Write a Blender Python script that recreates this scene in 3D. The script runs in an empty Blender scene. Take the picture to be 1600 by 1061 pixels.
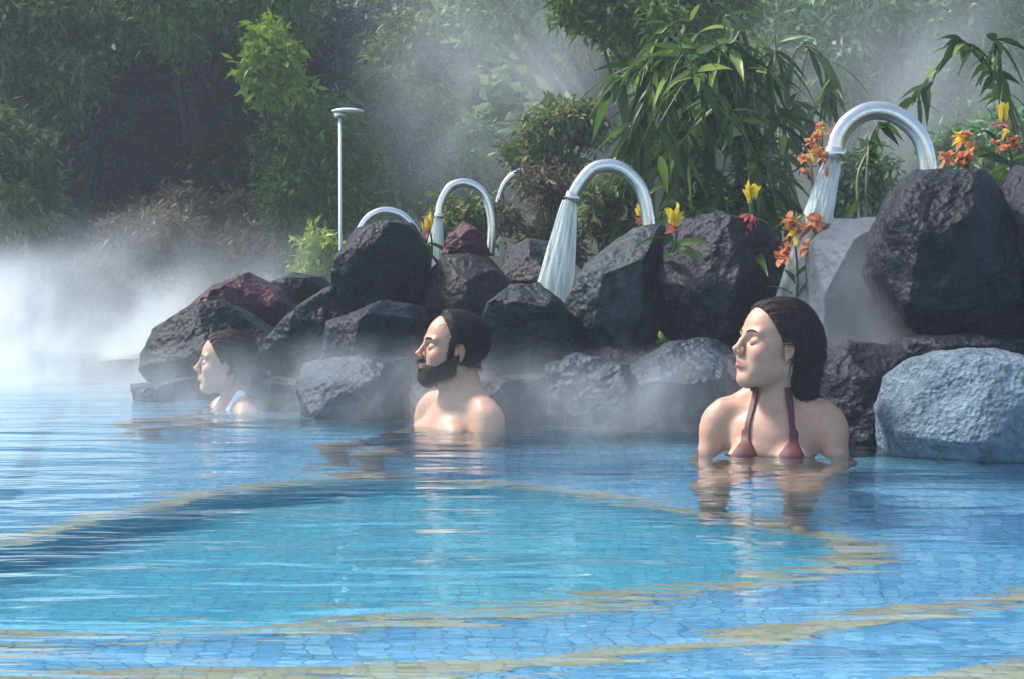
import bpy, math, random
import numpy as np
from mathutils import Vector, Matrix
sc = bpy.context.scene
R = math.radians
# ---------------------------------------------------------------- camera
CAMH, FPX = 0.52, 2537.0
TH = math.atan((530.5-423)/FPX)
cd = bpy.data.cameras.new('camera'); cam = bpy.data.objects.new('camera', cd); sc.collection.objects.link(cam)
cd.sensor_width = 36; cd.lens = 36*FPX/1600; cd.clip_start = .05; cd.clip_end = 400
cam.location = (0, 0, CAMH); cam.rotation_euler = (math.pi/2-TH, 0, 0)
sc.camera = cam
# ---------------------------------------------------------------- light
w = bpy.data.worlds.new('World'); sc.world = w; w.use_nodes = True
nt = w.node_tree; bg = nt.nodes['Background']
sky = nt.nodes.new('ShaderNodeTexSky'); sky.sky_type = 'NISHITA'; sky.sun_disc = False
SUN_EL, SUN_AZ = 50, -74          # azimuth from +Y (into the picture) towards -X (left)
sky.sun_elevation = R(SUN_EL); sky.sun_rotation = R(SUN_AZ)
nt.links.new(sky.outputs[0], bg.inputs[0]); bg.inputs[1].default_value = 0.15
sl = bpy.data.lights.new('sun', 'SUN'); sl.energy = 4.1; sl.angle = R(12); sl.color = (1, .95, .87)
sun = bpy.data.objects.new('sun', sl); sc.collection.objects.link(sun)
sd = Vector((math.sin(R(SUN_AZ))*math.cos(R(SUN_EL)), math.cos(R(SUN_AZ))*math.cos(R(SUN_EL)), math.sin(R(SUN_EL))))
sun.rotation_euler = sd.to_track_quat('Z', 'Y').to_euler(); sun.location = (-6, 4, 8)
sc.view_settings.view_transform = 'Standard'; sc.view_settings.look = 'None'
sc.view_settings.exposure = 1.0; sc.view_settings.gamma = 1
cy = sc.cycles
cy.max_bounces = 8; cy.diffuse_bounces = 3; cy.glossy_bounces = 3; cy.transmission_bounces = 6
cy.transparent_max_bounces = 24; cy.volume_bounces = 2; cy.sample_clamp_indirect = 4
cy.caustics_refractive = True; cy.caustics_reflective = False; cy.blur_glossy = 0.6
cy.use_denoising = True; cy.volume_step_rate = 2.0; cy.volume_max_steps = 128

# ---------------------------------------------------------------- helpers
def ray(px, py):
    a = (px-800)/FPX; b = -(py-530.5)/FPX
    return np.array([a, math.cos(TH)+b*math.sin(TH), -math.sin(TH)+b*math.cos(TH)])
def P(px, py, Y):
    d = ray(px, py); return np.array([0, 0, CAMH]) + d*(Y/d[1])
def W(px, py):                                  # on the water surface
    d = ray(px, py); return np.array([0, 0, CAMH]) + d*(-CAMH/d[2])
def U(px, py, z):                               # on a level under water, the ray bent by the surface
    d = ray(px, py); p = W(px, py); d = d/np.linalg.norm(d)
    h = np.array([d[0], d[1], 0])/1.333; dz = -math.sqrt(1-h@h)
    return p + np.array([h[0], h[1], dz])*(z/dz)
def S(n, Y): return n*Y/FPX                      # pixels to metres at distance Y
def tag(o, label=None, cat=None, group=None, kind=None):
    if label: o['label'] = label
    if cat: o['category'] = cat
    if group: o['group'] = group
    if kind: o['kind'] = kind
    return o
def link(name, me, mats, parent=None, loc=None, smooth=True):
    o = bpy.data.objects.new(name, me); sc.collection.objects.link(o)
    for m in (mats if isinstance(mats, (list, tuple)) else [mats]): me.materials.append(m)
    if smooth: me.shade_smooth()
    if parent: o.parent = parent
    if loc is not None: o.location = loc
    return o
def mesh_np(name, V, F):
    V = np.asarray(V, np.float32); F = np.asarray(F, np.int32); k = F.shape[1]
    me = bpy.data.meshes.new(name)
    me.vertices.add(len(V)); me.vertices.foreach_set('co', V.ravel())
    me.loops.add(F.size); me.loops.foreach_set('vertex_index', F.ravel())
    me.polygons.add(len(F)); me.polygons.foreach_set('loop_start', np.arange(0, F.size, k, dtype=np.int32))
    me.update(calc_edges=True); return me
def empty(name, loc):
    o = bpy.data.objects.new(name, None); sc.collection.objects.link(o); o.location = loc; o.empty_display_size = .1; return o
class MB:                                        # gathers tubes and grids into one mesh
    def __init__(s): s.V = []; s.F = []; s.n = 0
    def add(s, V, F):
        s.V += [tuple(v) for v in V]; s.F += [tuple(i+s.n for i in f) for f in F]; s.n += len(V)
    def tube(s, path, rad, n=8, flat=1.0, up=(0, 0, 1), caps=True):
        path = [Vector(p) for p in path]; m = len(path)
        if not hasattr(rad, '__len__'): rad = [rad]*m
        V = []; F = []; up = Vector(up)
        for i, p in enumerate(path):
            t = (path[min(i+1, m-1)]-path[max(i-1, 0)]).normalized()
            a = t.cross(up)
            if a.length < .05: a = t.cross(Vector((1, 0, 0)))
            a.normalize(); b = a.cross(t)
            for k in range(n):
                q = 2*math.pi*k/n; V.append(p+a*math.cos(q)*rad[i]*flat+b*math.sin(q)*rad[i])
        for i in range(m-1):
            for k in range(n):
                F.append((i*n+k, i*n+(k+1) % n, (i+1)*n+(k+1) % n, (i+1)*n+k))
        if caps: F.append(tuple(range(n))[::-1]); F.append(tuple((m-1)*n+k for k in range(n)))
        s.add(V, F)
    def quadgrid(s, rows):                       # rows: list of equal-length point lists
        m = len(rows[0]); V = [p for r in rows for p in r]
        s.add(V, [(i*m+j, i*m+j+1, (i+1)*m+j+1, (i+1)*m+j) for i in range(len(rows)-1) for j in range(m-1)])
    def build(s, name, mat, parent=None, loc=None, smooth=True):
        me = bpy.data.meshes.new(name); me.from_pydata(s.V, [], s.F); me.update()
        if loc is not None:
            me.transform(Matrix.Translation(-Vector(loc)))
        return link(name, me, mat, parent, loc, smooth)
def spline(pts, n):
    pts = np.array(pts, float); m = len(pts); t = np.linspace(0, m-1, n); out = []
    for u in t:
        i = min(int(u), m-2); f = u-i
        p0 = pts[max(i-1, 0)]; p1 = pts[i]; p2 = pts[i+1]; p3 = pts[min(i+2, m-1)]
        out.append(.5*((2*p1)+(-p0+p2)*f+(2*p0-5*p1+4*p2-p3)*f*f+(-p0+3*p1-3*p2+p3)*f**3))
    return np.array(out)
def vnoise(X, seed=0, octaves=4):                # cheap smooth noise: sums of rotated sines
    r = np.random.default_rng(seed); out = np.zeros(X.shape[:-1]); amp = 1; f = 1; tot = 0
    for o in range(octaves):
        for k in range(4):
            d = r.normal(size=3); d /= np.linalg.norm(d); ph = r.uniform(0, 6.28, 2); d2 = r.normal(size=3)
            out += amp*.25*np.sin(X@d*f*6.0+ph[0]+1.3*np.sin(X@d2*f*3.1+ph[1]))
        tot += amp; amp *= .55; f *= 2.03
    return out/tot*1.6

# ---------------------------------------------------------------- materials
class N:
    def __init__(s, name):
        s.m = bpy.data.materials.new(name); s.m.use_nodes = True; s.t = s.m.node_tree; s.t.nodes.clear()
        s.out = s.n('ShaderNodeOutputMaterial')
    def n(s, typ, ins=None, **kw):
        nd = s.t.nodes.new(typ)
        for k, v in kw.items(): setattr(nd, k, v)
        for k, v in (ins or {}).items(): s.set(nd, k, v)
        return nd
    def set(s, nd, k, v):
        if hasattr(v, 'is_output'): s.t.links.new(v, nd.inputs[k])
        else: nd.inputs[k].default_value = v
    def ramp(s, fac, stops):
        r = s.n('ShaderNodeValToRGB', {'Fac': fac}); e = r.color_ramp.elements
        while len(e) < len(stops): e.new(.5)
        for i, (p, c) in enumerate(stops): e[i].position = p; e[i].color = (*c, 1)
        return r.outputs[0]
    def noise(s, scale, detail=4, rough=.55, vec=None, dist=0):
        nd = s.n('ShaderNodeTexNoise', {'Scale': scale, 'Detail': detail, 'Roughness': rough, 'Distortion': dist})
        if vec is not None: s.set(nd, 'Vector', vec)
        return nd.outputs['Fac']
    def coord(s, which='Object', scale=None, loc=None):
        v = s.n('ShaderNodeTexCoord').outputs[which]
        if scale or loc:
            mp = s.n('ShaderNodeMapping', {'Vector': v})
            if scale: mp.inputs['Scale'].default_value = scale
            if loc: mp.inputs['Location'].default_value = loc
            v = mp.outputs[0]
        return v
    def bump(s, h, dist, strength=1.0):
        return s.n('ShaderNodeBump', {'Height': h, 'Distance': dist, 'Strength': strength}).outputs[0]
    def surf(s, x): s.t.links.new(x, s.out.inputs['Surface']); return s.m
def foliage(name, c1, c2, trans=.35, rough=.5, c3=None):
    m = N(name); isl = m.n('ShaderNodeNewGeometry').outputs['Random Per Island']
    col = m.ramp(isl, [(0, c1), (.75, c2), (1, c3 or c2)])
    nz = m.noise(1.2, 3, vec=m.coord())
    mx = m.n('ShaderNodeMix', {'Factor': nz}, data_type='RGBA'); m.set(mx, 6, col); m.set(mx, 7, (*[c*.9 for c in c1], 1))
    pb = m.n('ShaderNodeBsdfPrincipled', {'Base Color': mx.outputs[2], 'Roughness': rough, 'Specular IOR Level': .2})
    tr = m.n('ShaderNodeBsdfTranslucent', {'Color': mx.outputs[2]})
    return m.surf(m.n('ShaderNodeMixShader', {0: trans, 1: pb.outputs[0], 2: tr.outputs[0]}).outputs[0])
def rockmat(name, dark, light, tint=None, rough=.5, scale=1.0, bump=.02):
    m = N(name); v = m.coord()
    n1 = m.noise(3*scale, 8, .65, v, .6); n2 = m.noise(22*scale, 5, .6, v); vo = m.n('ShaderNodeTexVoronoi', {'Vector': v, 'Scale': 16*scale}, feature='F1').outputs['Distance']
    vo2 = m.n('ShaderNodeTexVoronoi', {'Vector': v, 'Scale': 45*scale}).outputs['Distance']
    c = m.ramp(n1, [(.3, dark), (.55, [a*.6+b*.4 for a, b in zip(dark, light)]), (.75, light)])
    c2 = m.ramp(n2, [(.35, dark), (.62, light)])
    mx = m.n('ShaderNodeMix', {'Factor': .45}, data_type='RGBA'); m.set(mx, 6, c); m.set(mx, 7, c2); col = mx.outputs[2]
    if tint:
        mx = m.n('ShaderNodeMix', {'Factor': m.ramp(m.noise(2.2, 3, .5, v), [(.45, (0, 0, 0)), (.6, (1, 1, 1))])}, data_type='RGBA')
        m.set(mx, 6, col); m.set(mx, 7, (*tint, 1)); col = mx.outputs[2]
    h = m.n('ShaderNodeMath', {0: n1, 1: m.n('ShaderNodeMath', {0: n2, 1: m.n('ShaderNodeMath', {0: vo2, 1: .35}, operation='MULTIPLY').outputs[0]}, operation='ADD').outputs[0]}, operation='ADD').outputs[0]
    pb = m.n('ShaderNodeBsdfPrincipled', {'Base Color': col, 'Roughness': rough, 'Specular IOR Level': .2, 'Normal': m.bump(h, bump, .9)})
    return m.surf(pb.outputs[0])
def simple(name, col, rough=.5, metal=0, noise=.15, nscale=12, bump=0, sss=0):
    m = N(name); nz = m.noise(nscale, 4, .6, m.coord())
    c = m.ramp(nz, [(.3, [x*(1-noise) for x in col]), (.7, [min(1, x*(1+noise)) for x in col])])
    pb = m.n('ShaderNodeBsdfPrincipled', {'Base Color': c, 'Roughness': rough, 'Metallic': metal})
    if bump: m.set(pb, 'Normal', m.bump(nz, bump, .6))
    return m.surf(pb.outputs[0])
def skinmat(name, col, lip):
    m = N(name); a = m.n('ShaderNodeAttribute', attribute_name='tint')
    nz = m.noise(60, 3, .5, m.coord())
    bl = m.noise(14, 3, .6, m.coord()); nz = m.n('ShaderNodeMix', {0: .5, 2: nz, 3: bl}).outputs[0]
    c = m.ramp(nz, [(.3, [col[0]*.88, col[1]*.78, col[2]*.74]), (.7, [x*1.1 for x in col])])
    sp = m.n('ShaderNodeSeparateColor', {'Color': a.outputs['Color']})
    mx = m.n('ShaderNodeMix', {'Factor': sp.outputs[0]}, data_type='RGBA'); m.set(mx, 6, c); m.set(mx, 7, (*lip, 1))
    mx2 = m.n('ShaderNodeMix', {'Factor': sp.outputs[1]}, data_type='RGBA'); m.set(mx2, 6, mx.outputs[2]); m.set(mx2, 7, (col[0]*.95, col[1]*.62, col[2]*.55, 1))
    pb = m.n('ShaderNodeBsdfPrincipled', {'Base Color': mx2.outputs[2], 'Roughness': m.n('ShaderNodeMapRange', {'Value': m.noise(90, 3, .6, m.coord()), 'To Min': .34, 'To Max': .66}).outputs[0], 'Subsurface Weight': .18, 'Subsurface Scale': .012,
                                         'Normal': m.bump(m.noise(240, 2, .5, m.coord()), .0006, .5)})
    pb.inputs['Subsurface Radius'].default_value = (1, .35, .2)
    return m.surf(pb.outputs[0])
def hairmat(name, c1, c2):
    m = N(name); v = m.coord('Object', (90, 90, 6)); nz = m.noise(1, 4, .6, v)
    c = m.ramp(nz, [(.35, c1), (.7, c2)])
    pb = m.n('ShaderNodeBsdfPrincipled', {'Base Color': c, 'Roughness': .45, 'Specular IOR Level': .12, 'Normal': m.bump(nz, .006, .9)})
    return m.surf(pb.outputs[0])
def tilemat(name, stops, size=.042, grout=(.13, .34, .5), rough=.3):
    m = N(name); v = m.coord('UV'); br = m.n('ShaderNodeTexBrick', {'Vector': v, 'Scale': 1.0, 'Mortar Size': .003, 'Mortar Smooth': .3, 'Brick Width': size, 'Row Height': size,
        'Color1': (0, 0, 0, 1), 'Color2': (1, 1, 1, 1), 'Mortar': (.5, .5, .5, 1)}, offset=0.0)
    big = m.noise(1.3, 3, .6, m.coord())
    ad = m.n('ShaderNodeMix', {'Factor': .35}, data_type='RGBA'); m.set(ad, 6, br.outputs['Color']); m.set(ad, 7, big)
    c = m.ramp(ad.outputs[2], stops)
    mx = m.n('ShaderNodeMix', {'Factor': br.outputs['Fac']}, data_type='RGBA'); m.set(mx, 6, c); m.set(mx, 7, (*grout, 1))
    pb = m.n('ShaderNodeBsdfPrincipled', {'Base Color': mx.outputs[2], 'Roughness': rough})
    return m.surf(pb.outputs[0])
M = {}
M['rock_black'] = rockmat('black lava rock', (.0015, .002, .003), (.009, .010, .017))
M['rock_dark'] = rockmat('dark lava rock', (.002, .003, .005), (.017, .019, .03))
M['rock_purple'] = rockmat('purple grey lava rock', (.004, .004, .007), (.028, .026, .038))
M['rock_maroon'] = rockmat('maroon lava rock', (.012, .004, .007), (.09, .04, .048), tint=(.06, .016, .024))
M['rock_brown'] = rockmat('brown lava rock', (.005, .004, .004), (.034, .028, .026))
M['rock_grey'] = rockmat('grey green rock', (.004, .006, .008), (.06, .072, .072))
M['rock_blue'] = rockmat('wet blue grey rock', (.005, .009, .016), (.04, .06, .085), rough=.4)
M['rock_pale'] = rockmat('pale blue grey rock', (.03, .05, .07), (.22, .29, .35), rough=.5, scale=1.6)
M['rock_slab'] = rockmat('smooth grey slab', (.04, .048, .062), (.065, .078, .097), rough=.6, bump=.008)
M['bark'] = rockmat('bark', (.03, .022, .015), (.12, .095, .07), scale=3)
M['steel'] = simple('brushed steel', (.66, .64, .60), .2, .85, .06, 30)
M['white_pole'] = simple('painted pole', (.75, .78, .78), .4, .0, .05)
M['soil'] = rockmat('dark soil', (.015, .018, .012), (.06, .07, .04), rough=.9)
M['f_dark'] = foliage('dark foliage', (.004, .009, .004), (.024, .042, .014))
M['f_green'] = foliage('green foliage', (.05, .11, .02), (.21, .36, .07))
M['f_olive'] = foliage('olive foliage', (.06, .085, .025), (.24, .28, .10), c3=(.36, .36, .16))
M['f_lime'] = foliage('lime foliage', (.14, .24, .015), (.38, .50, .05))
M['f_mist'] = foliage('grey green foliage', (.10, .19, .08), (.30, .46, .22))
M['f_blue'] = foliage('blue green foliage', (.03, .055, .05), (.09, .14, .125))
M['f_tan'] = foliage('dry foliage', (.06, .05, .03), (.2, .17, .10), c3=(.25, .16, .12))
M['f_bamboo'] = foliage('lance leaves', (.015, .045, .012), (.13, .24, .04), .45, .35, (.48, .60, .12))  # last colour: sunlit lime highlight put into the colour of some leaves
M['p_orange'] = foliage('orange petals', (.62, .22, .09), (.70, .36, .17), .45, c3=(.74, .52, .26))
M['p_yellow'] = foliage('yellow petals', (.8, .6, .03), (.85, .72, .1), .4)
M['p_red'] = foliage('pink red petals', (.5, .07, .08), (.6, .2, .2), .4)
M['tile_blue'] = tilemat('blue mosaic', [(0, (.12, .36, .62)), (.5, (.24, .54, .78)), (1, (.48, .74, .88))])
M['tile_deep'] = tilemat('turquoise mosaic', [(0, (.07, .40, .52)), (.5, (.13, .53, .66)), (1, (.24, .66, .74))])
M['tile_tan'] = tilemat('tan edge tiles', [(0, (.50, .38, .22)), (.5, (.64, .52, .34)), (1, (.74, .66, .48))], .042, (.46, .40, .30))
# ---------------------------------------------------------------- water
def watermat():
    m = N('water'); 
    v1 = m.coord('Object', (1.6, 5.5, 1)); v2 = m.coord('Object', (7, 22, 1))
    n1 = m.noise(1, 3, .5, v1, .4); n2 = m.noise(1, 2, .5, v2, .3)
    h = m.n('ShaderNodeMath', {0: n1, 1: m.n('ShaderNodeMath', {0: n2, 1: .13}, operation='MULTIPLY').outputs[0]}, operation='ADD').outputs[0]
    g = m.n('ShaderNodeBsdfGlass', {'Color': (.86, .97, 1, 1), 'Roughness': .0, 'IOR': 1.333, 'Normal': m.bump(h, .015, 1)})
    return m.surf(g.outputs[0])
M['water'] = watermat()
def lerp_curve(pts, x):
    pts = np.array(pts, float); return np.interp(x, pts[:, 0], pts[:, 1])
# smooth px curves via dense splines
def dense(pts): 
    q = spline(pts, 120); return q[np.argsort(q[:, 0])]
CA = dense([(-900, 1010), (-300, 925), (0, 858), (200, 803), (400, 765), (600, 748), (850, 768), (1050, 800), (1230, 832), (1372, 864)])
CB = dense([(-900, 1000), (-200, 990), (0, 985), (300, 978), (600, 966), (800, 950), (1000, 925), (1150, 903), (1300, 877), (1372, 864)])
CC = dense([(-900, 1110), (-200, 1075), (0, 1056), (400, 1046), (800, 1024), (1000, 1003), (1200, 976), (1400, 948), (1600, 924), (2200, 860)])
CD = dense([(400, 1190), (900, 1120), (1200, 1084), (1400, 1058), (1600, 1034), (2200, 960)])
ZL, ZC, ZD, ZDEEP, ZBENCH = -.85, -.42, -.17, -1.05, -.45
BANK = [W(150, 600), W(215, 612), W(300, 628), W(400, 640), W(550, 655), W(700, 662), W(850, 664), W(1000, 664), W(1150, 680), W(1300, 702), W(1450, 722), W(1650, 732), W(2300, 765)]
BANK = [np.array((b[0], b[1])) for b in BANK]
FAR = [(-4.6, 14.5), (-12, 17), (-30, 18)]
def inpoly(X, Y, poly):
    ins = np.zeros(X.shape, bool); n = len(poly)
    for i in range(n):
        x0, y0 = poly[i]; x1, y1 = poly[(i+1) % n]
        c = ((y0 > Y) != (y1 > Y)) & (X < (x1-x0)*(Y-y0)/(y1-y0+1e-12)+x0); ins ^= c
    return ins
POOL = [(-30, 18), (-12, 17), (-4.6, 14.5), (-2.2, 7.6)] + [tuple(b) for b in BANK[1:]] + [(6, 3.0), (7, -6), (-30, -6)]
POOLG = POOL[:3]+[(-2.4, 8.2)]+[(b[0]-.05, b[1]+.6) for b in BANK[1:]]+[(6, 3.6), (7, -6), (-30, -6)]
def strip(name, top, bot, mat, uvs=1.0, riser=None):
    """quad strip between two 3-D curves, UVs in metres along the strip"""
    b = MB(); b.quadgrid([[tuple(p) for p in bot], [tuple(p) for p in top]])
    o = b.build(name, mat, smooth=False); me = o.data
    n = len(bot); s = np.concatenate([[0], np.cumsum(np.linalg.norm(np.diff(np.array(bot), axis=0), axis=1))])
    wd = np.linalg.norm(np.array(top)-np.array(bot), axis=1)
    uv = me.uv_layers.new(name='UVMap'); co = [(s[i], 0) for i in range(n)]+[(s[i], wd[i]) for i in range(n)]
    for l in me.loops: uv.data[l.index].uv = co[l.vertex_index]
    return tag(o, kind='structure')
def offs(c, d):                                  # shift a horizontal 3-D curve sideways
    c = np.array(c); t = np.gradient(c, axis=0); nrm = np.stack([-t[:, 1], t[:, 0], 0*t[:, 0]], 1)
    nrm /= np.linalg.norm(nrm, axis=1)[:, None]; return c+nrm*d
XS = np.linspace(-850, 1372, 90); XS2 = np.linspace(1372, 2150, 24)
cA = np.array([U(x, lerp_curve(CA, x), ZL) for x in XS]); cB = np.array([U(x, lerp_curve(CB, x), ZL) for x in XS])
cC = np.array([U(x, lerp_curve(CC, x), ZC) for x in np.concatenate([XS, XS2[1:]])]); cD = np.array([U(x, lerp_curve(CD, x), ZD) for x in np.linspace(450, 2150, 60)])
nx = len(XS)
def down(c, z): c = np.array(c).copy(); c[:, 2] = z; return c
def up4(c): c = np.array(c).copy(); c[:, 2] += .004; return c
cCf = down(cC, ZL)
back = []
for p in list(cA)+[cCf[i] for i in range(nx, len(cC))]:
    d = np.array([p[0], p[1]]); 
    if p[0] < -1.35: back.append((p[0]*2.5-1, 17.5, ZL)); continue
    yb = np.interp(p[0]*1.12, [b[0] for b in BANK][1:], [b[1] for b in BANK][1:]) + .7
    if p[0]*1.12 < BANK[1][0]: yb = 7.6
    back.append((p[0]*(1.12 if p[0]*1.12 > -1.8 else 1.0), max(yb, p[1]+.6), ZL))
low = list(cA)+[cCf[i] for i in range(nx, len(cC))]
back[nx-1] = (cA[-1][0]*(1+1.9/cA[-1][1]), cA[-1][1]+1.9, ZL); back[nx-2] = tuple(np.array(back[nx-1])*.4+np.array(back[nx-3])*.6)
strip('pool_floor', back[:nx], low[:nx], M['tile_blue'])
l3 = [np.array((p[0], p[1], ZL-.004)) for p in cCf[nx-1:]]; f3 = [np.array((p[0]*(1+2.3/p[1]), p[1]+2.3, ZL-.004)) for p in l3]
strip('pool_floor', f3, l3, M['tile_blue'])
strip('pool_floor', cB, cCf[:nx], M['tile_blue'])
strip('pool_wall', down(cB, ZDEEP), cB, M['tile_deep']); strip('pool_wall', cA, down(cA, ZDEEP), M['tile_deep'])
strip('pool_step_edge', up4(offs(cA, .08)), up4(cA), M['tile_tan']); strip('pool_step_edge', up4(up4(cB)), up4(up4(offs(cB, -.09))), M['tile_tan'])
cD0 = down(cD, ZC)
strip('pool_step', cC, offs(cC, -1.6), M['tile_blue']); strip('pool_wall', cCf, cC, M['tile_blue']); strip('pool_step_edge', up4(cC), up4(offs(cC, -.09)), M['tile_tan'])
strip('pool_step', cD, offs(cD, -1.0), M['tile_blue']); strip('pool_wall', cD0, cD, M['tile_blue']); strip('pool_step_edge', up4(cD), up4(offs(cD, -.08)), M['tile_tan'])
# the basin's rounded corner, tiled over
tp = 4; strip('pool_step_edge', [np.array(p)-np.array((0, 0, .003)) for p in cA[-tp:]], [np.array(p)-np.array((0, 0, .003)) for p in cB[-tp:]], M['tile_tan'])
ew = [cA[-tp], cB[-tp]]; strip('pool_wall', [np.array(p) for p in ew], down(ew, ZDEEP), M['tile_deep'])
# deep basin
b = MB(); b.quadgrid([[(-30, -6, ZDEEP), (7, -6, ZDEEP)], [(-30, 18.5, ZDEEP), (7, 18.5, ZDEEP)]])
o = b.build('pool_floor', M['tile_deep'], smooth=False); uv = o.data.uv_layers.new(name='UVMap')
for l in o.data.loops: c = o.data.vertices[l.vertex_index].co; uv.data[l.index].uv = (c.x, c.y)
tag(o, kind='structure')
# seat along the rocks
seat_f = [np.array((b_[0], b_[1]-.38, ZBENCH)) for b_ in BANK[1:]]; seat_b = [np.array((b_[0], b_[1]+.8, ZBENCH)) for b_ in BANK[1:]]
strip('pool_bench', seat_b, seat_f, M['tile_blue']); strip('pool_wall', seat_f, down(seat_f, ZL), M['tile_blue'])
# water sheet
gx = np.concatenate([np.linspace(-30, -6, 12), np.linspace(-5.6, 5, 90), [7.5]]); gy = np.concatenate([np.linspace(-6, 1, 8), np.linspace(1.1, 8, 130), np.linspace(8.3, 19, 40)])
GX, GY = np.meshgrid(gx, gy); X3 = np.stack([GX, GY*1.6, 0*GX], -1)
GZ = .004*vnoise(X3*.22, 5, 3)
Fq = np.array([(j*len(gx)+i, j*len(gx)+i+1, (j+1)*len(gx)+i+1, (j+1)*len(gx)+i) for j in range(len(gy)-1) for i in range(len(gx)-1)])
wat = link('water', mesh_np('water', np.stack([GX, GY, GZ], -1).reshape(-1, 3), Fq), M['water']); tag(wat, kind='structure')
# ---------------------------------------------------------------- ground, one sheet
gx = np.concatenate([np.linspace(-70, -9, 30), np.linspace(-8.7, 6, 120), np.linspace(6.5, 70, 30)]); gy = np.concatenate([np.linspace(-8, 3, 12), np.linspace(3.1, 16, 120), np.linspace(16.5, 90, 60)])
GX, GY = np.meshgrid(gx, gy); ins = inpoly(GX, GY, POOLG)
GZ = .10+.06*vnoise(np.stack([GX, GY, 0*GX], -1)*.5, 9, 3)
rise = np.clip(GY-17, 0, None); GZ += rise*.42*(1+.25*np.sin(GX*.13+1)); GZ = np.minimum(GZ, 16+.5*np.sin(GX*.3))
GZ += np.clip((GX-1)*.25, 0, .5)*np.clip((GY-5)/2, 0, 1)
GZ = np.where(ins, -1.9, GZ)
Fq = np.array([(j*len(gx)+i, j*len(gx)+i+1, (j+1)*len(gx)+i+1, (j+1)*len(gx)+i) for j in range(len(gy)-1) for i in range(len(gx)-1)])
tag(link('ground', mesh_np('ground', np.stack([GX, GY, GZ], -1).reshape(-1, 3), Fq), M['soil']), kind='structure')
def gz(x, y):
    i = int(np.argmin(abs(gx-x))); j = int(np.argmin(abs(gy-y))); z = GZ[j, i]; return .1 if z < -1 else float(z)

# ---------------------------------------------------------------- rocks
def ico(sub):
    import bmesh
    bm = bmesh.new(); bmesh.ops.create_icosphere(bm, subdivisions=sub, radius=1); V = np.array([v.co[:] for v in bm.verts]); F = np.array([[v.index for v in f.verts] for f in bm.faces]); bm.free(); return V, F
IV, IF = ico(6)
def rock(outline, Y, depth, mat, label, seed, rough=.05, facets=15, group=None, sub=None):
    """A boulder with real depth: its silhouette radius follows the outline, then facets and lava bumps are cut in."""
    O = np.array(outline, float); c = (O.min(0)+O.max(0))/2
    cen = P(c[0], c[1], Y); k = Y/FPX
    # radius by angle
    q = np.vstack([O, O[:1]]); dn = np.concatenate([q[i]+(q[i+1]-q[i])*np.linspace(0, 1, 24, endpoint=False)[:, None] for i in range(len(O))])
    a = np.arctan2(-(dn[:, 1]-c[1]), dn[:, 0]-c[0]); r = np.hypot(dn[:, 0]-c[0], dn[:, 1]-c[1])*k
    s = np.argsort(a); a = a[s]; r = r[s]; a = np.concatenate([a-2*np.pi, a, a+2*np.pi]); r = np.tile(r, 3)
    D = IV.copy(); th = np.arctan2(D[:, 2], D[:, 0]); rho = np.hypot(D[:, 0], D[:, 2])
    Rr = np.interp(th, a, r); pl = rho**.62
    V = np.stack([Rr*pl*np.cos(th), np.sign(D[:, 1])*np.abs(D[:, 1])**.8*depth, Rr*pl*np.sin(th)], 1)
    rg = np.random.default_rng(seed); size = r.mean()
    for i in range(facets):                      # flatten random facets
        n = rg.normal(size=3); n[1] = -abs(n[1])-.55; n /= np.linalg.norm(n)
        h = (V@n).max()*rg.uniform(.74, .92); e = np.clip(V@n-h, 0, None); V -= n*(e*.93)[:, None]
    nn = V/np.linalg.norm(V, axis=1)[:, None]
    a1 = vnoise(V/size*.55, seed, 3); a2 = np.abs(vnoise(V/size*1.8, seed+7, 4))
    V += nn*(a1*1.3-a2*.55+.15)[:, None]*rough*size*1.5
    o = link('rock', mesh_np('rock', V, IF), mat, loc=cen)
    return tag(o, label, 'rock', group or 'lava rocks along the pool edge')
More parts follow.
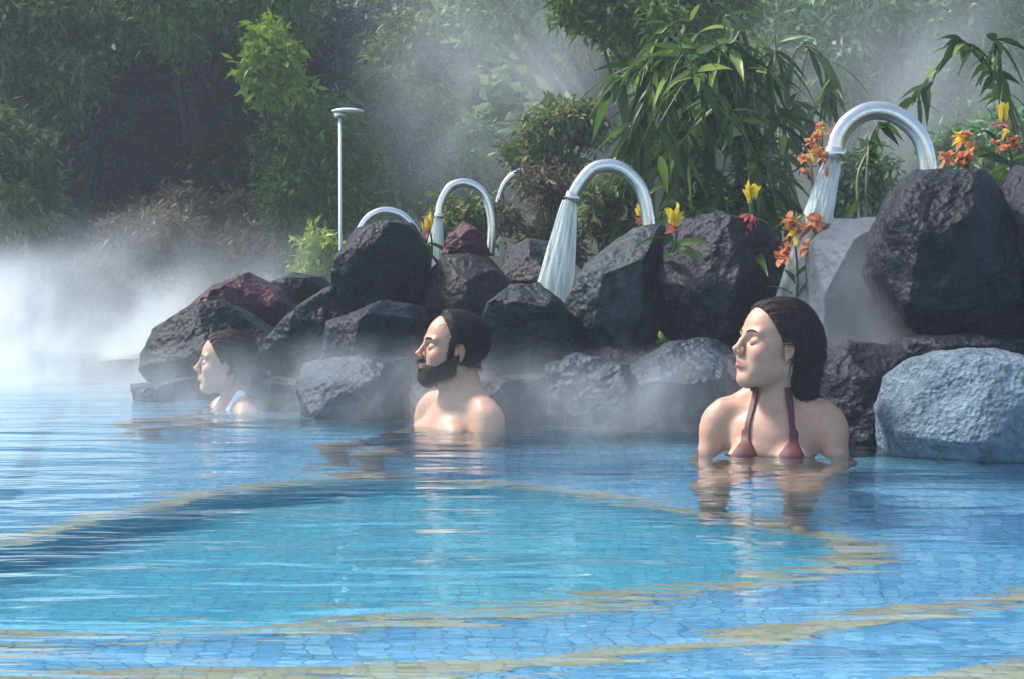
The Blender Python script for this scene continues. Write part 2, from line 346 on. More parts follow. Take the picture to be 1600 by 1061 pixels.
RK = [
 ([(215, 548), (245, 515), (300, 480), (345, 470), (430, 520), (460, 590), (330, 603), (240, 594), (222, 572)], 6.9, .35, 'rock_black', 'long low black rock with a pointed tip over the water, leftmost of the rocks', .05),
 ([(300, 478), (335, 448), (390, 428), (440, 452), (458, 490), (420, 545), (360, 545), (310, 512)], 7.3, .35, 'rock_maroon', 'maroon red lava rock above the dark-haired bather with the bun', .05),
 ([(420, 442), (460, 428), (505, 432), (530, 462), (480, 480), (430, 475)], 7.8, .3, 'rock_purple', 'small grey rock on the skyline between the maroon rock and the round black boulder', .05),
 ([(405, 568), (430, 520), (470, 475), (520, 448), (565, 470), (570, 590), (430, 592)], 6.75, .35, 'rock_dark', 'slanting dark rock with lilac grey top, between maroon rock and round black boulder', .06),
 ([(520, 440), (528, 395), (556, 362), (600, 346), (645, 352), (668, 385), (673, 440), (650, 500), (600, 522), (540, 500)], 6.6, .4, 'rock_black', 'tall round black boulder beneath the leftmost steel spout', .045),
 ([(500, 605), (515, 500), (600, 468), (665, 480), (680, 540), (665, 610)], 6.2, .35, 'rock_dark', 'dark rock supporting the round black boulder, behind the face of the bearded man', .05),
 ([(655, 480), (672, 425), (700, 402), (760, 402), (800, 440), (805, 500), (740, 560), (665, 540)], 6.6, .35, 'rock_brown', 'brownish rock rising directly behind the head of the bearded man', .05),
 ([(690, 398), (700, 368), (725, 346), (752, 364), (768, 398), (730, 410)], 6.7, .15, 'rock_maroon', 'small pointed maroon rock perched under the arch of the second spout', .05),
 ([(765, 470), (795, 390), (825, 372), (870, 380), (890, 450), (840, 500)], 7.0, .35, 'rock_purple', 'purplish rock behind the foot of the tall white water fan', .05),
 ([(748, 520), (762, 472), (798, 446), (842, 444), (880, 478), (912, 500), (925, 565), (870, 600), (790, 602), (752, 570)], 5.95, .33, 'rock_dark', 'dark rock with a pale left rim just behind the back of the bearded man', .055),
 ([(878, 500), (898, 432), (940, 393), (990, 358), (1036, 358), (1034, 430), (1028, 520), (1005, 585), (920, 600), (880, 570)], 6.1, .35, 'rock_grey', 'tall grey green rock with sloping pale top under the large middle spout', .06),
 ([(1022, 520), (1025, 400), (1062, 343), (1120, 328), (1190, 350), (1228, 400), (1242, 500), (1205, 555), (1060, 550)], 6.0, .4, 'rock_purple', 'broad dark purple grey boulder with yellow flowers growing above it', .05),
 ([(210, 600), (300, 592), (325, 645), (225, 655)], 6.6, .2, 'rock_blue', 'low misty rock at the waterline under the pointed black rock', .05),
 ([(375, 605), (430, 590), (478, 600), (482, 668), (385, 668)], 6.15, .2, 'rock_grey', 'low grey rock at the waterline just right of the bather with the bun', .05),
 ([(462, 570), (560, 548), (645, 562), (660, 690), (470, 690)], 5.95, .28, 'rock_blue', 'wide blue grey rock at the waterline between the bather with the bun and the man', .05),
 ([(735, 605), (780, 588), (865, 590), (880, 700), (745, 700)], 5.65, .2, 'rock_purple', 'brownish grey rock at the waterline beside the right arm of the man', .06),
 ([(850, 570), (900, 550), (985, 570), (1000, 700), (860, 700)], 5.6, .22, 'rock_blue', 'blue grey rock at the waterline below the tall grey green rock', .06),
 ([(985, 575), (1040, 538), (1140, 538), (1175, 600), (1160, 700), (990, 705)], 5.45, .28, 'rock_blue', 'wet blue rock at the waterline left of the woman in the maroon swimsuit', .05),
 ([(1262, 560), (1268, 380), (1305, 338), (1390, 345), (1410, 560), (1290, 580)], 5.6, .3, 'rock_slab', 'smooth upright grey slab in the mist behind the hair of the woman', .02),
 ([(1362, 430), (1378, 350), (1408, 292), (1450, 262), (1530, 262), (1562, 300), (1578, 420), (1562, 515), (1475, 538), (1400, 505)], 5.1, .38, 'rock_black', 'huge black boulder with a bluish rim, above the pale rock on the right', .045),
 ([(1548, 570), (1556, 310), (1590, 262), (1680, 265), (1720, 560)], 5.2, .35, 'rock_dark', 'dark rock cut by the right edge of the picture', .05),
 ([(1380, 580), (1400, 525), (1500, 515), (1640, 530), (1650, 600)], 5.0, .3, 'rock_dark', 'dark ledge of rock between the huge black boulder and the pale rock', .05),
 ([(1262, 575), (1330, 530), (1405, 545), (1420, 720), (1280, 730)], 5.05, .28, 'rock_purple', 'purple grey rock behind the left shoulder of the woman', .05),
 ([(1372, 640), (1385, 590), (1420, 562), (1500, 548), (1600, 558), (1700, 580), (1720, 720), (1600, 755), (1400, 745)], 4.65, .32, 'rock_pale', 'large pale blue grey wet boulder at the waterline on the right', .045),
 ([(640, 600), (690, 585), (745, 600), (750, 700), (645, 700)], 5.75, .2, 'rock_dark', 'low dark rock at the waterline directly behind the shoulders of the man', .05),
 ([(320, 585), (380, 570), (440, 585), (450, 660), (325, 660)], 6.7, .25, 'rock_dark', 'dark rock behind the head and bun of the smallest bather', .05),
 ([(1130, 560), (1200, 540), (1275, 560), (1290, 730), (1140, 720)], 5.3, .25, 'rock_dark', 'dark rock directly behind the neck of the woman', .05),
 ([(520, 560), (600, 530), (700, 540), (790, 560), (800, 640), (520, 640)], 6.35, .3, 'rock_dark', 'long dark rock low behind the bearded man', .05),
 ([(870, 560), (950, 540), (1060, 540), (1150, 560), (1150, 640), (880, 640)], 5.95, .3, 'rock_dark', 'long dark rock behind the wet blue waterline rocks', .05),
]
for i, (ol, Y, dp, mt, lab, rg) in enumerate(RK): rock(ol, Y, dp, M[mt], lab, 11+i*3, rg)

# ---------------------------------------------------------------- steel spouts
def spout(px, Y, wpx, label, water=None, dY=.0):
    pts = spline([P(x, y, Y+dY*i/len(px)) for i, (x, y) in enumerate(px)], 40)
    base = pts[0]; root = empty('water_spout', (base[0], base[1], base[2]))
    b = MB(); r = S(wpx/2, Y)
    b.tube([p-base for p in pts], [r]*40, 12, 1.25, up=(0, 1, 0)); b.build('spout_pipe', M['steel'], root)
    b = MB(); e = pts[-1]-base; t = pts[-1]-pts[-2]; t = t/np.linalg.norm(t)
    b.tube([e-t*r*1.2, e+t*r*.25], [r*1.18, r*1.18], 14, 1.25, up=(0, 1, 0)); b.build('spout_lip', M['steel'], root)
    tag(root, label, 'water spout', 'swan neck water spouts behind the rocks')
    if water:
        (x0, y0, w0), (x1, y1, w1) = water; b = MB(); rows = []; n = 26; m = 15
        for back_ in (0, 1):
            g = []
            for i in range(n):
                f = i/(n-1); wv = w0+(w1-w0)*f**.8; x = x0+(x1-x0)*f-14*math.sin(math.pi*f)*0; row = []
                for j in range(m):
                    s = (j/(m-1)-.5); p = P(x+s*wv, y0+(y1-y0)*f, Y)-base
                    p[1] += (.012+.006*math.sin(j*2.1+i*.2)+.004*math.sin(j*4.7+i*.13))*(1 if back_ else -1)*(1-4*s*s*.9)+.01*math.sin(j*1.3+i*.15)
                    row.append(tuple(p))
                g.append(row)
            b.quadgrid(g)
        b.build('water_jet', M['jet'], root)
    return root
m = N('falling water'); v = m.coord('Object', (40, 40, 2.5)); nz = m.noise(1, 4, .6, v)
tr = m.n('ShaderNodeBsdfTransparent', {'Color': (.95, 1, 1, 1)}); df = m.n('ShaderNodeBsdfPrincipled', {'Base Color': (.92, .96, .95, 1), 'Roughness': .15, 'Normal': m.bump(nz, .01, 1)})
tl = m.n('ShaderNodeBsdfTranslucent', {'Color': (.94, .99, .97, 1)}); a_ = m.n('ShaderNodeMixShader', {0: .5, 1: df.outputs[0], 2: tl.outputs[0]})
fac = m.n('ShaderNodeMapRange', {'Value': nz, 'From Min': .3, 'From Max': .7, 'To Min': .15, 'To Max': 1.0})
M['jet'] = m.surf(m.n('ShaderNodeMixShader', {0: fac.outputs[0], 1: tr.outputs[0], 2: a_.outputs[0]}).outputs[0])
spout([(1014, 380), (1013, 340), (1000, 292), (968, 262), (932, 262), (908, 285), (893, 312)], 6.45, 17, 'large bright steel spout curving over the tall grey green rock, its water a white fan', ((890, 312, 22), (862, 480, 66)))
spout([(1452, 340), (1450, 262), (1436, 212), (1400, 180), (1362, 173), (1330, 188), (1310, 215), (1304, 245)], 5.75, 23, 'largest and rightmost steel spout, arching beside the huge black boulder', ((1302, 246, 26), (1242, 480, 72)))
spout([(766, 400), (768, 345), (756, 303), (730, 286), (704, 292), (689, 318), (686, 340)], 7.2, 11, 'small steel spout arching over the pointed maroon rock', ((685, 340, 14), (676, 420, 34)))
spout([(652, 400), (650, 365), (630, 338), (600, 330), (575, 342), (560, 366)], 7.2, 11, 'leftmost steel spout, curving just above the round black boulder')
spout([(872, 380), (868, 318), (845, 280), (814, 268), (788, 288), (776, 325)], 9.0, 8, 'faint far spout half lost in steam between the two middle spouts', ((775, 326, 10), (768, 400, 26)))
# lamp
bp = P(531, 175, 8.2); root = empty('garden_lamp', (bp[0], bp[1], .1)); L = bp[2]-.1
b = MB(); b.tube([(0, 0, -.1), (0, 0, L-.02)], [.0105, .009], 10); b.build('pole', M['white_pole'], root)
b = MB(); b.tube([(0, 0, L-.03), (0, 0, L-.0)], [.03, .034], 14); b.build('lamp_collar', M['steel'], root)
b = MB(); b.tube([(.04, 0, L), (.04, 0, L+.008), (.04, 0, L+.016)], [.080, .082, .05], 24); b.build('lamp_shade', M['white_pole'], root)
tag(root, 'thin pale garden lamp on a straight pole with a flat round head', 'lamp')

# ---------------------------------------------------------------- foliage
def unit(a): return a/(np.linalg.norm(a, axis=-1, keepdims=True)+1e-9)
def leaves(name, p, d, nrm, L, Wd, mat, parent=None, loc=(0, 0, 0)):
    d = unit(d); s = unit(np.cross(d, nrm)); n = len(p); L = np.broadcast_to(L, n)[:, None]; Wd = np.broadcast_to(Wd, n)[:, None]
    up = np.cross(s, d)
    V = np.stack([p, p+d*L*.45+s*Wd*.5+up*Wd*.12, p+d*L-up*L*.08, p+d*L*.45-s*Wd*.5+up*Wd*.12], 1).reshape(-1, 3)-np.array(loc)
    i = np.arange(n)[:, None]*4; F = i+np.array([[0, 1, 2, 3]])
    F = np.concatenate([i+np.array([[0, 1, 2]]), i+np.array([[0, 2, 3]])], 0)
    return link(name, mesh_np(name, V, F), mat, parent, smooth=False)
def lance(name, p, d, L, Wd, mat, parent=None, loc=(0, 0, 0), droop=.35, seed=1, prof=(.12, .75, 1, .8, .45, .03)):
    """long pointed leaves, drooping towards the tip: a strip of five pairs"""
    rg = np.random.default_rng(seed); n = len(p); d = unit(d); s = unit(np.cross(d, rg.normal(size=(n, 3))*.5+np.array([0, 0, 1]))); up = np.cross(s, d)
    L = np.broadcast_to(L, n); Wd = np.broadcast_to(Wd, n); rows = []
    for k, t in enumerate(np.linspace(0, 1, 6)):
        c = p+d*(L*t)[:, None]+np.array([0, 0, -1])*(L*droop*t*t)[:, None]
        rows += [c+s*(Wd*prof[k]*.5)[:, None], c-up*(Wd*.1)[:, None], c-s*(Wd*prof[k]*.5)[:, None]]
    V = np.stack(rows, 1).reshape(-1, 3)-np.array(loc); i = np.arange(n)[:, None]*18; F = []
    for k in range(5):
        for a in (0, 1): F.append(i+np.array([[k*3+a, k*3+a+1, k*3+a+4, k*3+a+3]]))
    return link(name, mesh_np(name, V, np.concatenate(F, 0)), mat, parent, smooth=True)
def plant(name, cx, cy_, rx, ry, Y, mat, label, cat, n=9000, leaf=.09, seed=1, clumps=40, ry_depth=None, trunk=True, group='trees and shrubs behind the rocks', droop=.3):
    rg = np.random.default_rng(seed); c = P(cx, cy_, Y); a = S(rx, Y); h = S(ry, Y); dp = ry_depth or max(a, h)*.8
    g = gz(c[0], c[1]); root = empty(name, (c[0], c[1], g))
    d = unit(rg.normal(size=(clumps, 3))); rr = rg.uniform(.25, .95, clumps)**.6
    cc = np.stack([c[0]+d[:, 0]*rr*a, c[1]+d[:, 1]*rr*dp, c[2]+d[:, 2]*rr*h], 1)
    cr = rg.uniform(.16, .36, clumps)*min(a, h)
    k = rg.integers(0, clumps, n); dd = unit(rg.normal(size=(n, 3))); q = rg.uniform(.25, 1, n)**.5
    p = cc[k]+dd*(cr[k]*q)[:, None]*np.array([1.25, 1.1, .85])
    p += rg.normal(size=(n, 3))*leaf*.6
    dirs = dd*.7+rg.normal(size=(n, 3))*.55+np.array([0, 0, -droop])
    loc = np.array([c[0], c[1], g])
    leaves('crown', p, dirs, rg.normal(size=(n, 3))*.6+np.array([0, 0, 1]), leaf*rg.uniform(.6, 1.4, n), leaf*.42*rg.uniform(.7, 1.2, n), mat, root, loc)
    b = MB(); tr_ = max(.02, a*.06)
    top = c+np.array([0, 0, h*.2])-loc
    b.tube([(0, 0, -.15), (a*.03, 0, top[2]*.4), (top[0]-a*.02, 0, top[2]*.75), tuple(top)], [tr_*1.4, tr_, tr_*.8, tr_*.35], 8)
    for i in range(0, min(clumps, 14)):
        st = np.array([0, 0, top[2]*rg.uniform(.35, .8)]); e = cc[i]-loc; mid = (st+e)/2+np.array([0, 0, .06*h])
        b.tube([st, mid, e], [tr_*.5, tr_*.33, tr_*.1], 5)
    b.build('trunk' if cat == 'tree' else 'stems', M['bark'], root)
    return tag(root, label, cat, group)
PL = [
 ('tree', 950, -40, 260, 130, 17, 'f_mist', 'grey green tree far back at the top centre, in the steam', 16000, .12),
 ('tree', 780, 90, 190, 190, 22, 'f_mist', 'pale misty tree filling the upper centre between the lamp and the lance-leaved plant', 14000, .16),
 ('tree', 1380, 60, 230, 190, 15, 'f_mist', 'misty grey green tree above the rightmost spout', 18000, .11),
 ('tree', 1620, 80, 160, 200, 19, 'f_blue', 'bluish hazy tree in the upper right corner', 9000, .14),
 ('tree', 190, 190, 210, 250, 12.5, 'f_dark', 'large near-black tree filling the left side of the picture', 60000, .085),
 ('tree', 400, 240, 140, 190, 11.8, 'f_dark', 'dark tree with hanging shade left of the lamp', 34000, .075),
 ('tree', 300, -10, 230, 100, 11.5, 'f_green', 'deep green tree top along the upper left edge', 14000, .08),
 ('tree', 40, 60, 130, 120, 10.5, 'f_olive', 'olive leaved tree in the upper left corner', 13000, .07),
 ('shrub', 10, 265, 75, 110, 10, 'f_olive', 'yellowish shrub at the left edge below the olive tree', 8000, .07),
 ('shrub', 428, 115, 42, 85, 10.8, 'f_lime', 'bright lime green sapling lit against the dark trees', 2600, .08),
 ('tree', 545, 110, 100, 120, 13.5, 'f_blue', 'bluish dark tree behind the head of the lamp', 11000, .08),
 ('tree', 500, 290, 90, 140, 11, 'f_green', 'green tree standing directly behind the lamp pole', 16000, .07),
 ('tree', 630, 170, 65, 150, 12, 'f_olive', 'slender yellow green tree just right of the lamp', 8000, .08),
 ('tree', 1010, 20, 170, 85, 9.5, 'f_green', 'fresh green branches of a tree above the lance-leaved plant', 13000, .07),
 ('shrub', 870, 225, 75, 60, 9.5, 'f_olive', 'olive shrub with brown twigs left of the large middle spout', 4500, .06),
 ('shrub', 300, 375, 140, 65, 9.8, 'f_tan', 'dry tan shrub above the maroon rock', 9000, .06),
 ('shrub', 500, 405, 34, 35, 9.2, 'f_lime', 'small light green shrub at the foot of the lamp', 1200, .06),
 ('shrub', 690, 250, 110, 90, 13, 'f_mist', 'soft green shrub in steam between lamp and second spout', 8000, .08),
 ('shrub', 860, 335, 90, 60, 8.6, 'f_tan', 'brownish green shrub seen through the arch of the large middle spout', 5000, .05),
 ('shrub', 950, 330, 55, 45, 7.6, 'f_olive', 'small shrub growing inside the arch of the large middle spout', 2500, .045),
 ('shrub', 60, 350, 120, 80, 13.2, 'f_blue', 'blue green bush on the far bank at the left edge', 8000, .08),
 ('shrub', 170, 440, 120, 50, 12.5, 'f_tan', 'grey bush on the far bank behind the steam', 6000, .07),
 ('shrub', 720, 350, 60, 35, 7.6, 'f_olive', 'low yellowish shrub around the small pointed rock', 2000, .045),
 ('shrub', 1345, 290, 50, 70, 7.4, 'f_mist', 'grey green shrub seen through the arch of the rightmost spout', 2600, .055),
 ('shrub', 1130, 350, 90, 40, 7.2, 'f_green', 'low green shrub on top of the broad purple grey boulder', 3000, .055),
 ('shrub', 1560, 240, 90, 60, 7.5, 'f_mist', 'pale green shrub behind the huge black boulder', 4500, .06),
]
for i, (kd, x, y, rx, ry, Y, mt, lab, n, lf) in enumerate(PL):
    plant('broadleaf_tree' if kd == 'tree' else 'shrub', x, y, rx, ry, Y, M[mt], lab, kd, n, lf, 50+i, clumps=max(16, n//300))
# far wood on the slope
rg = np.random.default_rng(3); pts = []; n = 90000
cx = rg.uniform(-16, 16, 420); cyy = rg.uniform(19, 34, 420); cz = np.array([gz(a, b_) for a, b_ in zip(cx, cyy)])+rg.uniform(0, 2.2, 420)
k = rg.integers(0, 420, n); dd = unit(rg.normal(size=(n, 3))); p = np.stack([cx, cyy, cz], 1)[k]+dd*rg.uniform(.3, 1.1, n)[:, None]
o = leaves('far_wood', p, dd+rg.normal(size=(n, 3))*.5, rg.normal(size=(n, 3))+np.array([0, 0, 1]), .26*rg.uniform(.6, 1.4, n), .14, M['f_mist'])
tag(o, 'misty wood covering the slope behind everything', 'woodland', kind='stuff')
# undergrowth
n = 60000; p = np.stack([rg.uniform(-1.5, 8, n), rg.uniform(4.2, 12.5, n), 0*rg.uniform(size=n)], 1); keep = ~inpoly(p[:, 0], p[:, 1], POOLG) & ~((p[:, 0] < 2.0) & (p[:, 1] < 6.8)); p = p[keep]; n = len(p)
p[:, 2] = np.array([gz(a, b_) for a, b_ in p[:, :2]])+rg.uniform(-.02, .12, n)
o = leaves('undergrowth', p, rg.normal(size=(n, 3))+np.array([0, 0, .6]), rg.normal(size=(n, 3))+np.array([0, 0, 1]), .09, .04, M['f_green']); tag(o, 'low leafy ground cover behind the rocks', 'ground cover', kind='stuff')
# lance-leaved cane plant (many hanging narrow leaves)
def cane(paths, Y, label, seed, nl=34, L=.165, Wd=.036):
    rg = np.random.default_rng(seed); b0 = P(*paths[0][0], Y); root = empty('cane_plant', (b0[0], b0[1], .1)); loc = np.array([b0[0], b0[1], .1])
    for pth in paths:
        dY = rg.uniform(-.35, .35)
        pts = spline([P(x, y, Y+dY*i/len(pth)) for i, (x, y) in enumerate(pth)], 24)
        r0 = rg.uniform(.006, .010); b = MB(); b.tube([q-loc for q in pts], list(np.linspace(r0, r0*.35, 24)), 6); st = b.build('cane', M['cane'], root)
        n = nl; t = rg.uniform(.18, 1, n)*23; i = np.minimum(t.astype(int), 22); p = pts[i]+(pts[i+1]-pts[i])*(t-i)[:, None]
        tang = unit(pts[i+1]-pts[i]); side = rg.normal(size=(n, 3)); d = tang*.5+unit(side)*.9+np.array([0, 0, -.35])
        lance('leaves', p, d, L*rg.uniform(.55, 1.35, n), Wd*rg.uniform(.6, 1.35, n), M['f_bamboo'], root, loc, rg.uniform(.3, .6), int(rg.integers(1e6)))
    return tag(root, label, 'plant', 'tall lance-leaved plants on the right')
m = N('green cane'); nz = m.noise(9, 3, .5, m.coord()); M['cane'] = m.surf(m.n('ShaderNodeBsdfPrincipled', {'Base Color': m.ramp(nz, [(.3, (.035, .04, .015)), (.7, (.12, .13, .04))]), 'Roughness': .45}).outputs[0])
rr = random.Random(4); paths = []
for i in range(24):
    x0 = rr.uniform(1040, 1230); xt = x0+rr.uniform(-60, 40); yt = rr.uniform(20, 190); s = rr.choice((-1, -1, 1)); 
    paths.append([(x0, 420), (x0+rr.uniform(-15, 15), 320), ((x0+xt)/2, (320+yt)/2), (xt, yt), (xt+s*rr.uniform(15, 60), yt+rr.uniform(5, 50)), (xt+s*rr.uniform(50, 120), yt+rr.uniform(60, 170))])
paths = [[(min(max(x, 955), 1295), y) for x, y in p_] for p_ in paths]
cane(paths[:12], 6.9, 'dense plant of narrow pointed leaves hanging between the two largest spouts, nearer and brighter half', 5, 46)
cane(paths[12:], 7.6, 'rear clump of narrow pointed leaves hanging behind the nearer leafy canes', 6, 40)
cane([[(1175, 350), (1165, 215), (1120, 150), (1075, 95), (1060, 60)], [(1195, 340), (1185, 270), (1165, 215), (1110, 150), (1085, 110)]], 6.6, 'slanting dark cane crossing the leafy plant above the yellow and red flower', 8, 26, .13)
cane([[(1352, 360), (1355, 260), (1362, 210), (1380, 190)], [(1345, 360), (1340, 280), (1358, 235), (1375, 225)]], 6.2, 'thin leafy stem standing inside the arch of the rightmost spout', 9, 12, .09)
cane([[(1620, 300), (1590, 180), (1545, 110), (1500, 70), (1460, 110), (1425, 165)], [(1600, 260), (1570, 150), (1535, 90), (1500, 60)], [(1590, 200), (1560, 100), (1558, 60), (1565, 120)]], 6.8, 'leafy branch reaching in from the right edge above the black boulder', 10, 20, .12)
# flowers
def flower(px, py, Y, kind, label, size=34, base_dy=130, seed=1):
    size *= 1.15
    rg = np.random.default_rng(seed); c = P(px, py, Y); bse = P(px+rg.uniform(-8, 8), py+base_dy, Y+.05); root = empty('flower_plant', bse); s = S(size, Y); loc = bse
    pts = spline([bse, (bse+c)/2+np.array([.01, 0, 0]), c], 10); b = MB(); b.tube([q-bse for q in pts], list(np.linspace(.006, .003, 10)), 6); b.build('stem', M['cane'], root)
    def petals(cen, n, L, Wd, mat, up=.5, nm='petals'):
        d = unit(rg.normal(size=(n, 3))+np.array([0, 0, up])); p = np.array(cen)+rg.normal(size=(n, 3))*L*.12
        lance(nm, p, d, L*rg.uniform(.7, 1.2, n), Wd*rg.uniform(.7, 1.2, n), mat, root, loc, .3, int(rg.integers(1e6)), (.25, .7, 1, 1.05, .8, .2))
    if kind == 'orange':
        for q in range(7): petals(c+np.array([rg.uniform(-.7, .7)*s, rg.uniform(-.4, .4)*s, rg.uniform(-.6, .6)*s]), 12, s*.36, s*.2, M['p_orange'])
        petals(c+np.array([0, -.005, .02]), 10, s*.4, s*.12, M['p_yellow'], nm='stamens')
    if kind == 'yellow': petals(c-np.array([0, 0, s*.5]), 22, s*1.15, s*.2, M['p_yellow'], 7); petals(c-np.array([0, 0, s*.9]), 12, s*.5, s*.2, M['p_red'], .6, 'bracts')
    if kind == 'mixed':
        petals(c+np.array([0, 0, s*.3]), 26, s*.9, s*.2, M['p_yellow'], 5); petals(c-np.array([0, 0, s*.5]), 34, s*.5, s*.17, M['p_red'], -.5, 'bracts'); petals(c+np.array([-s*.35, 0, -s*1.25]), 10, s*.45, s*.22, M['p_yellow'], -.5, 'lower_petals')
    n = 6; t = rg.uniform(.0, .5, n); p = bse+(c-bse)*t[:, None]; lance('leaves', p, rg.normal(size=(n, 3))+np.array([0, 0, .9]), S(70, Y), S(16, Y), M['f_bamboo'], root, loc, .4, seed)
    return tag(root, label, 'flower', 'bright flowers above the rocks')
flower(1242, 375, 5.7, 'orange', 'orange and yellow flower just above the head of the woman', 46, 110, 1)
flower(1268, 250, 5.75, 'orange', 'lower orange flower left of the rightmost spout', 28, 170, 2)
flower(1285, 212, 5.8, 'orange', 'upper orange flower touching the top of the rightmost spout', 24, 200, 3)
flower(1504, 225, 5.3, 'orange', 'pale orange flower on top of the huge black boulder', 38, 60, 4)
flower(1573, 218, 5.4, 'orange', 'orange red flower nearest the right edge', 24, 60, 5)
flower(1566, 170, 5.6, 'yellow', 'yellow green flower spike above the orange red flower at right', 22, 110, 6)
flower(1172, 320, 5.8, 'mixed', 'tall flower with yellow top and pink red lower petals', 30, 100, 7)
flower(1054, 335, 5.7, 'yellow', 'upright yellow flower left of the yellow and red one', 26, 60, 8)
flower(668, 345, 7.0, 'yellow', 'pale yellow flower left of the small second spout', 18, 60, 9)
flower(1000, 325, 6.6, 'yellow', 'pale yellow flower at the right foot of the large middle spout', 16, 60, 10)

# ---------------------------------------------------------------- people: one smooth body each, grown from a distance field
def nets(F, xs, ys, zs):
    ins = F < 0; nx_, ny_, nz_ = F.shape; cnt = np.zeros((nx_-1, ny_-1, nz_-1), np.int8)
    sl_ = lambda a, i, j, k: a[i:nx_-1+i, j:ny_-1+j, k:nz_-1+k]
    for i in (0, 1):
        for j in (0, 1):
            for k in (0, 1): cnt += sl_(ins, i, j, k)
    act = np.argwhere((cnt > 0) & (cnt < 8)); n = len(act); idx = np.full(cnt.shape, -1, np.int32); idx[tuple(act.T)] = np.arange(n)
    acc = np.zeros((n, 3)); w_ = np.zeros(n); G = [xs, ys, zs]
    for ax in range(3):
        o1, o2 = [a for a in range(3) if a != ax]
        for u in (0, 1):
            for v_ in (0, 1):
                a = act.copy(); a[:, o1] += u; a[:, o2] += v_; b_ = a.copy(); b_[:, ax] += 1
                f0 = F[tuple(a.T)]; f1 = F[tuple(b_.T)]; mk = (f0 < 0) != (f1 < 0); t = np.where(mk, f0/(f0-f1+1e-12), 0)
                q = np.stack([G[c][a[:, c]] for c in range(3)], 1).astype(float); q[:, ax] += (G[ax][b_[:, ax]]-G[ax][a[:, ax]])*t
                acc += q*mk[:, None]; w_ += mk
    V = acc/np.maximum(w_, 1)[:, None]; Q = []
    for ax in range(3):
        o1, o2 = [(1, 2), (2, 0), (0, 1)][ax]; s0 = [slice(None)]*3; s1 = [slice(None)]*3; s0[ax] = slice(0, -1); s1[ax] = slice(1, None)
        ch = np.argwhere(ins[tuple(s0)] != ins[tuple(s1)]); ch = ch[(ch[:, o1] > 0) & (ch[:, o2] > 0) & (ch[:, o1] < F.shape[o1]-1) & (ch[:, o2] < F.shape[o2]-1)]
        def cell(d1, d2): c = ch.copy(); c[:, o1] -= d1; c[:, o2] -= d2; return idx[tuple(c.T)]
        q = np.stack([cell(1, 1), cell(0, 1), cell(0, 0), cell(1, 0)], 1); flip = ~ins[tuple(ch.T)]; q[flip] = q[flip][:, ::-1]; Q.append(q)
    Q = np.concatenate(Q); return V, Q[(Q >= 0).all(1)]
class Field:
    def __init__(s, xs, ys, zs): s.g = (xs, ys, zs); s.F = np.full((len(xs), len(ys), len(zs)), .5, np.float32)
    def sub(s, lo, hi):
        r = [slice(max(0, np.searchsorted(g, l)-1), min(len(g), np.searchsorted(g, h)+1)) for g, l, h in zip(s.g, lo, hi)]
        X, Y, Z = np.meshgrid(*[g[q] for g, q in zip(s.g, r)], indexing='ij'); return tuple(r), np.stack([X, Y, Z], -1)
    def ell(s, fr, c, rad, k=.02, cut=False, rot=None):
        Rm, o = fr; c = o+Rm@np.array(c, float); Rm = Rm if rot is None else Rm@rot; rad = np.array(rad, float); e = rad.max()+k+.05
        r, X = s.sub(c-e, c+e)
        if X.size == 0: return
        p = (X-c)@Rm; k0 = np.linalg.norm(p/rad, axis=-1); k1 = np.linalg.norm(p/rad**2, axis=-1)+1e-9; s.put(r, k0*(k0-1)/k1, k, cut)
    def cap(s, fr, a, b, ra, rb, k=.02, cut=False, fb=None):
        Rm, o = fr; a = o+Rm@np.array(a, float); Rb, ob = fb or fr; b = ob+Rb@np.array(b, float); e = max(ra, rb)+k+.05
        r, X = s.sub(np.minimum(a, b)-e, np.maximum(a, b)+e)
        if X.size == 0: return
        ba = b-a; h = np.clip((X-a)@ba/(ba@ba), 0, 1); s.put(r, np.linalg.norm(X-a-h[..., None]*ba, axis=-1)-(ra+(rb-ra)*h), k, cut)
    def put(s, r, d, k, cut):
        F = s.F[r]
        if cut: d = -d; h = np.clip(.5-.5*(d-F)/k*-1, 0, 1); h = np.clip(.5+.5*(d-F)/k, 0, 1); s.F[r] = F+(d-F)*h+k*h*(1-h)
        else: h = np.clip(.5+.5*(F-d)/k, 0, 1); s.F[r] = F+(d-F)*h-k*h*(1-h)
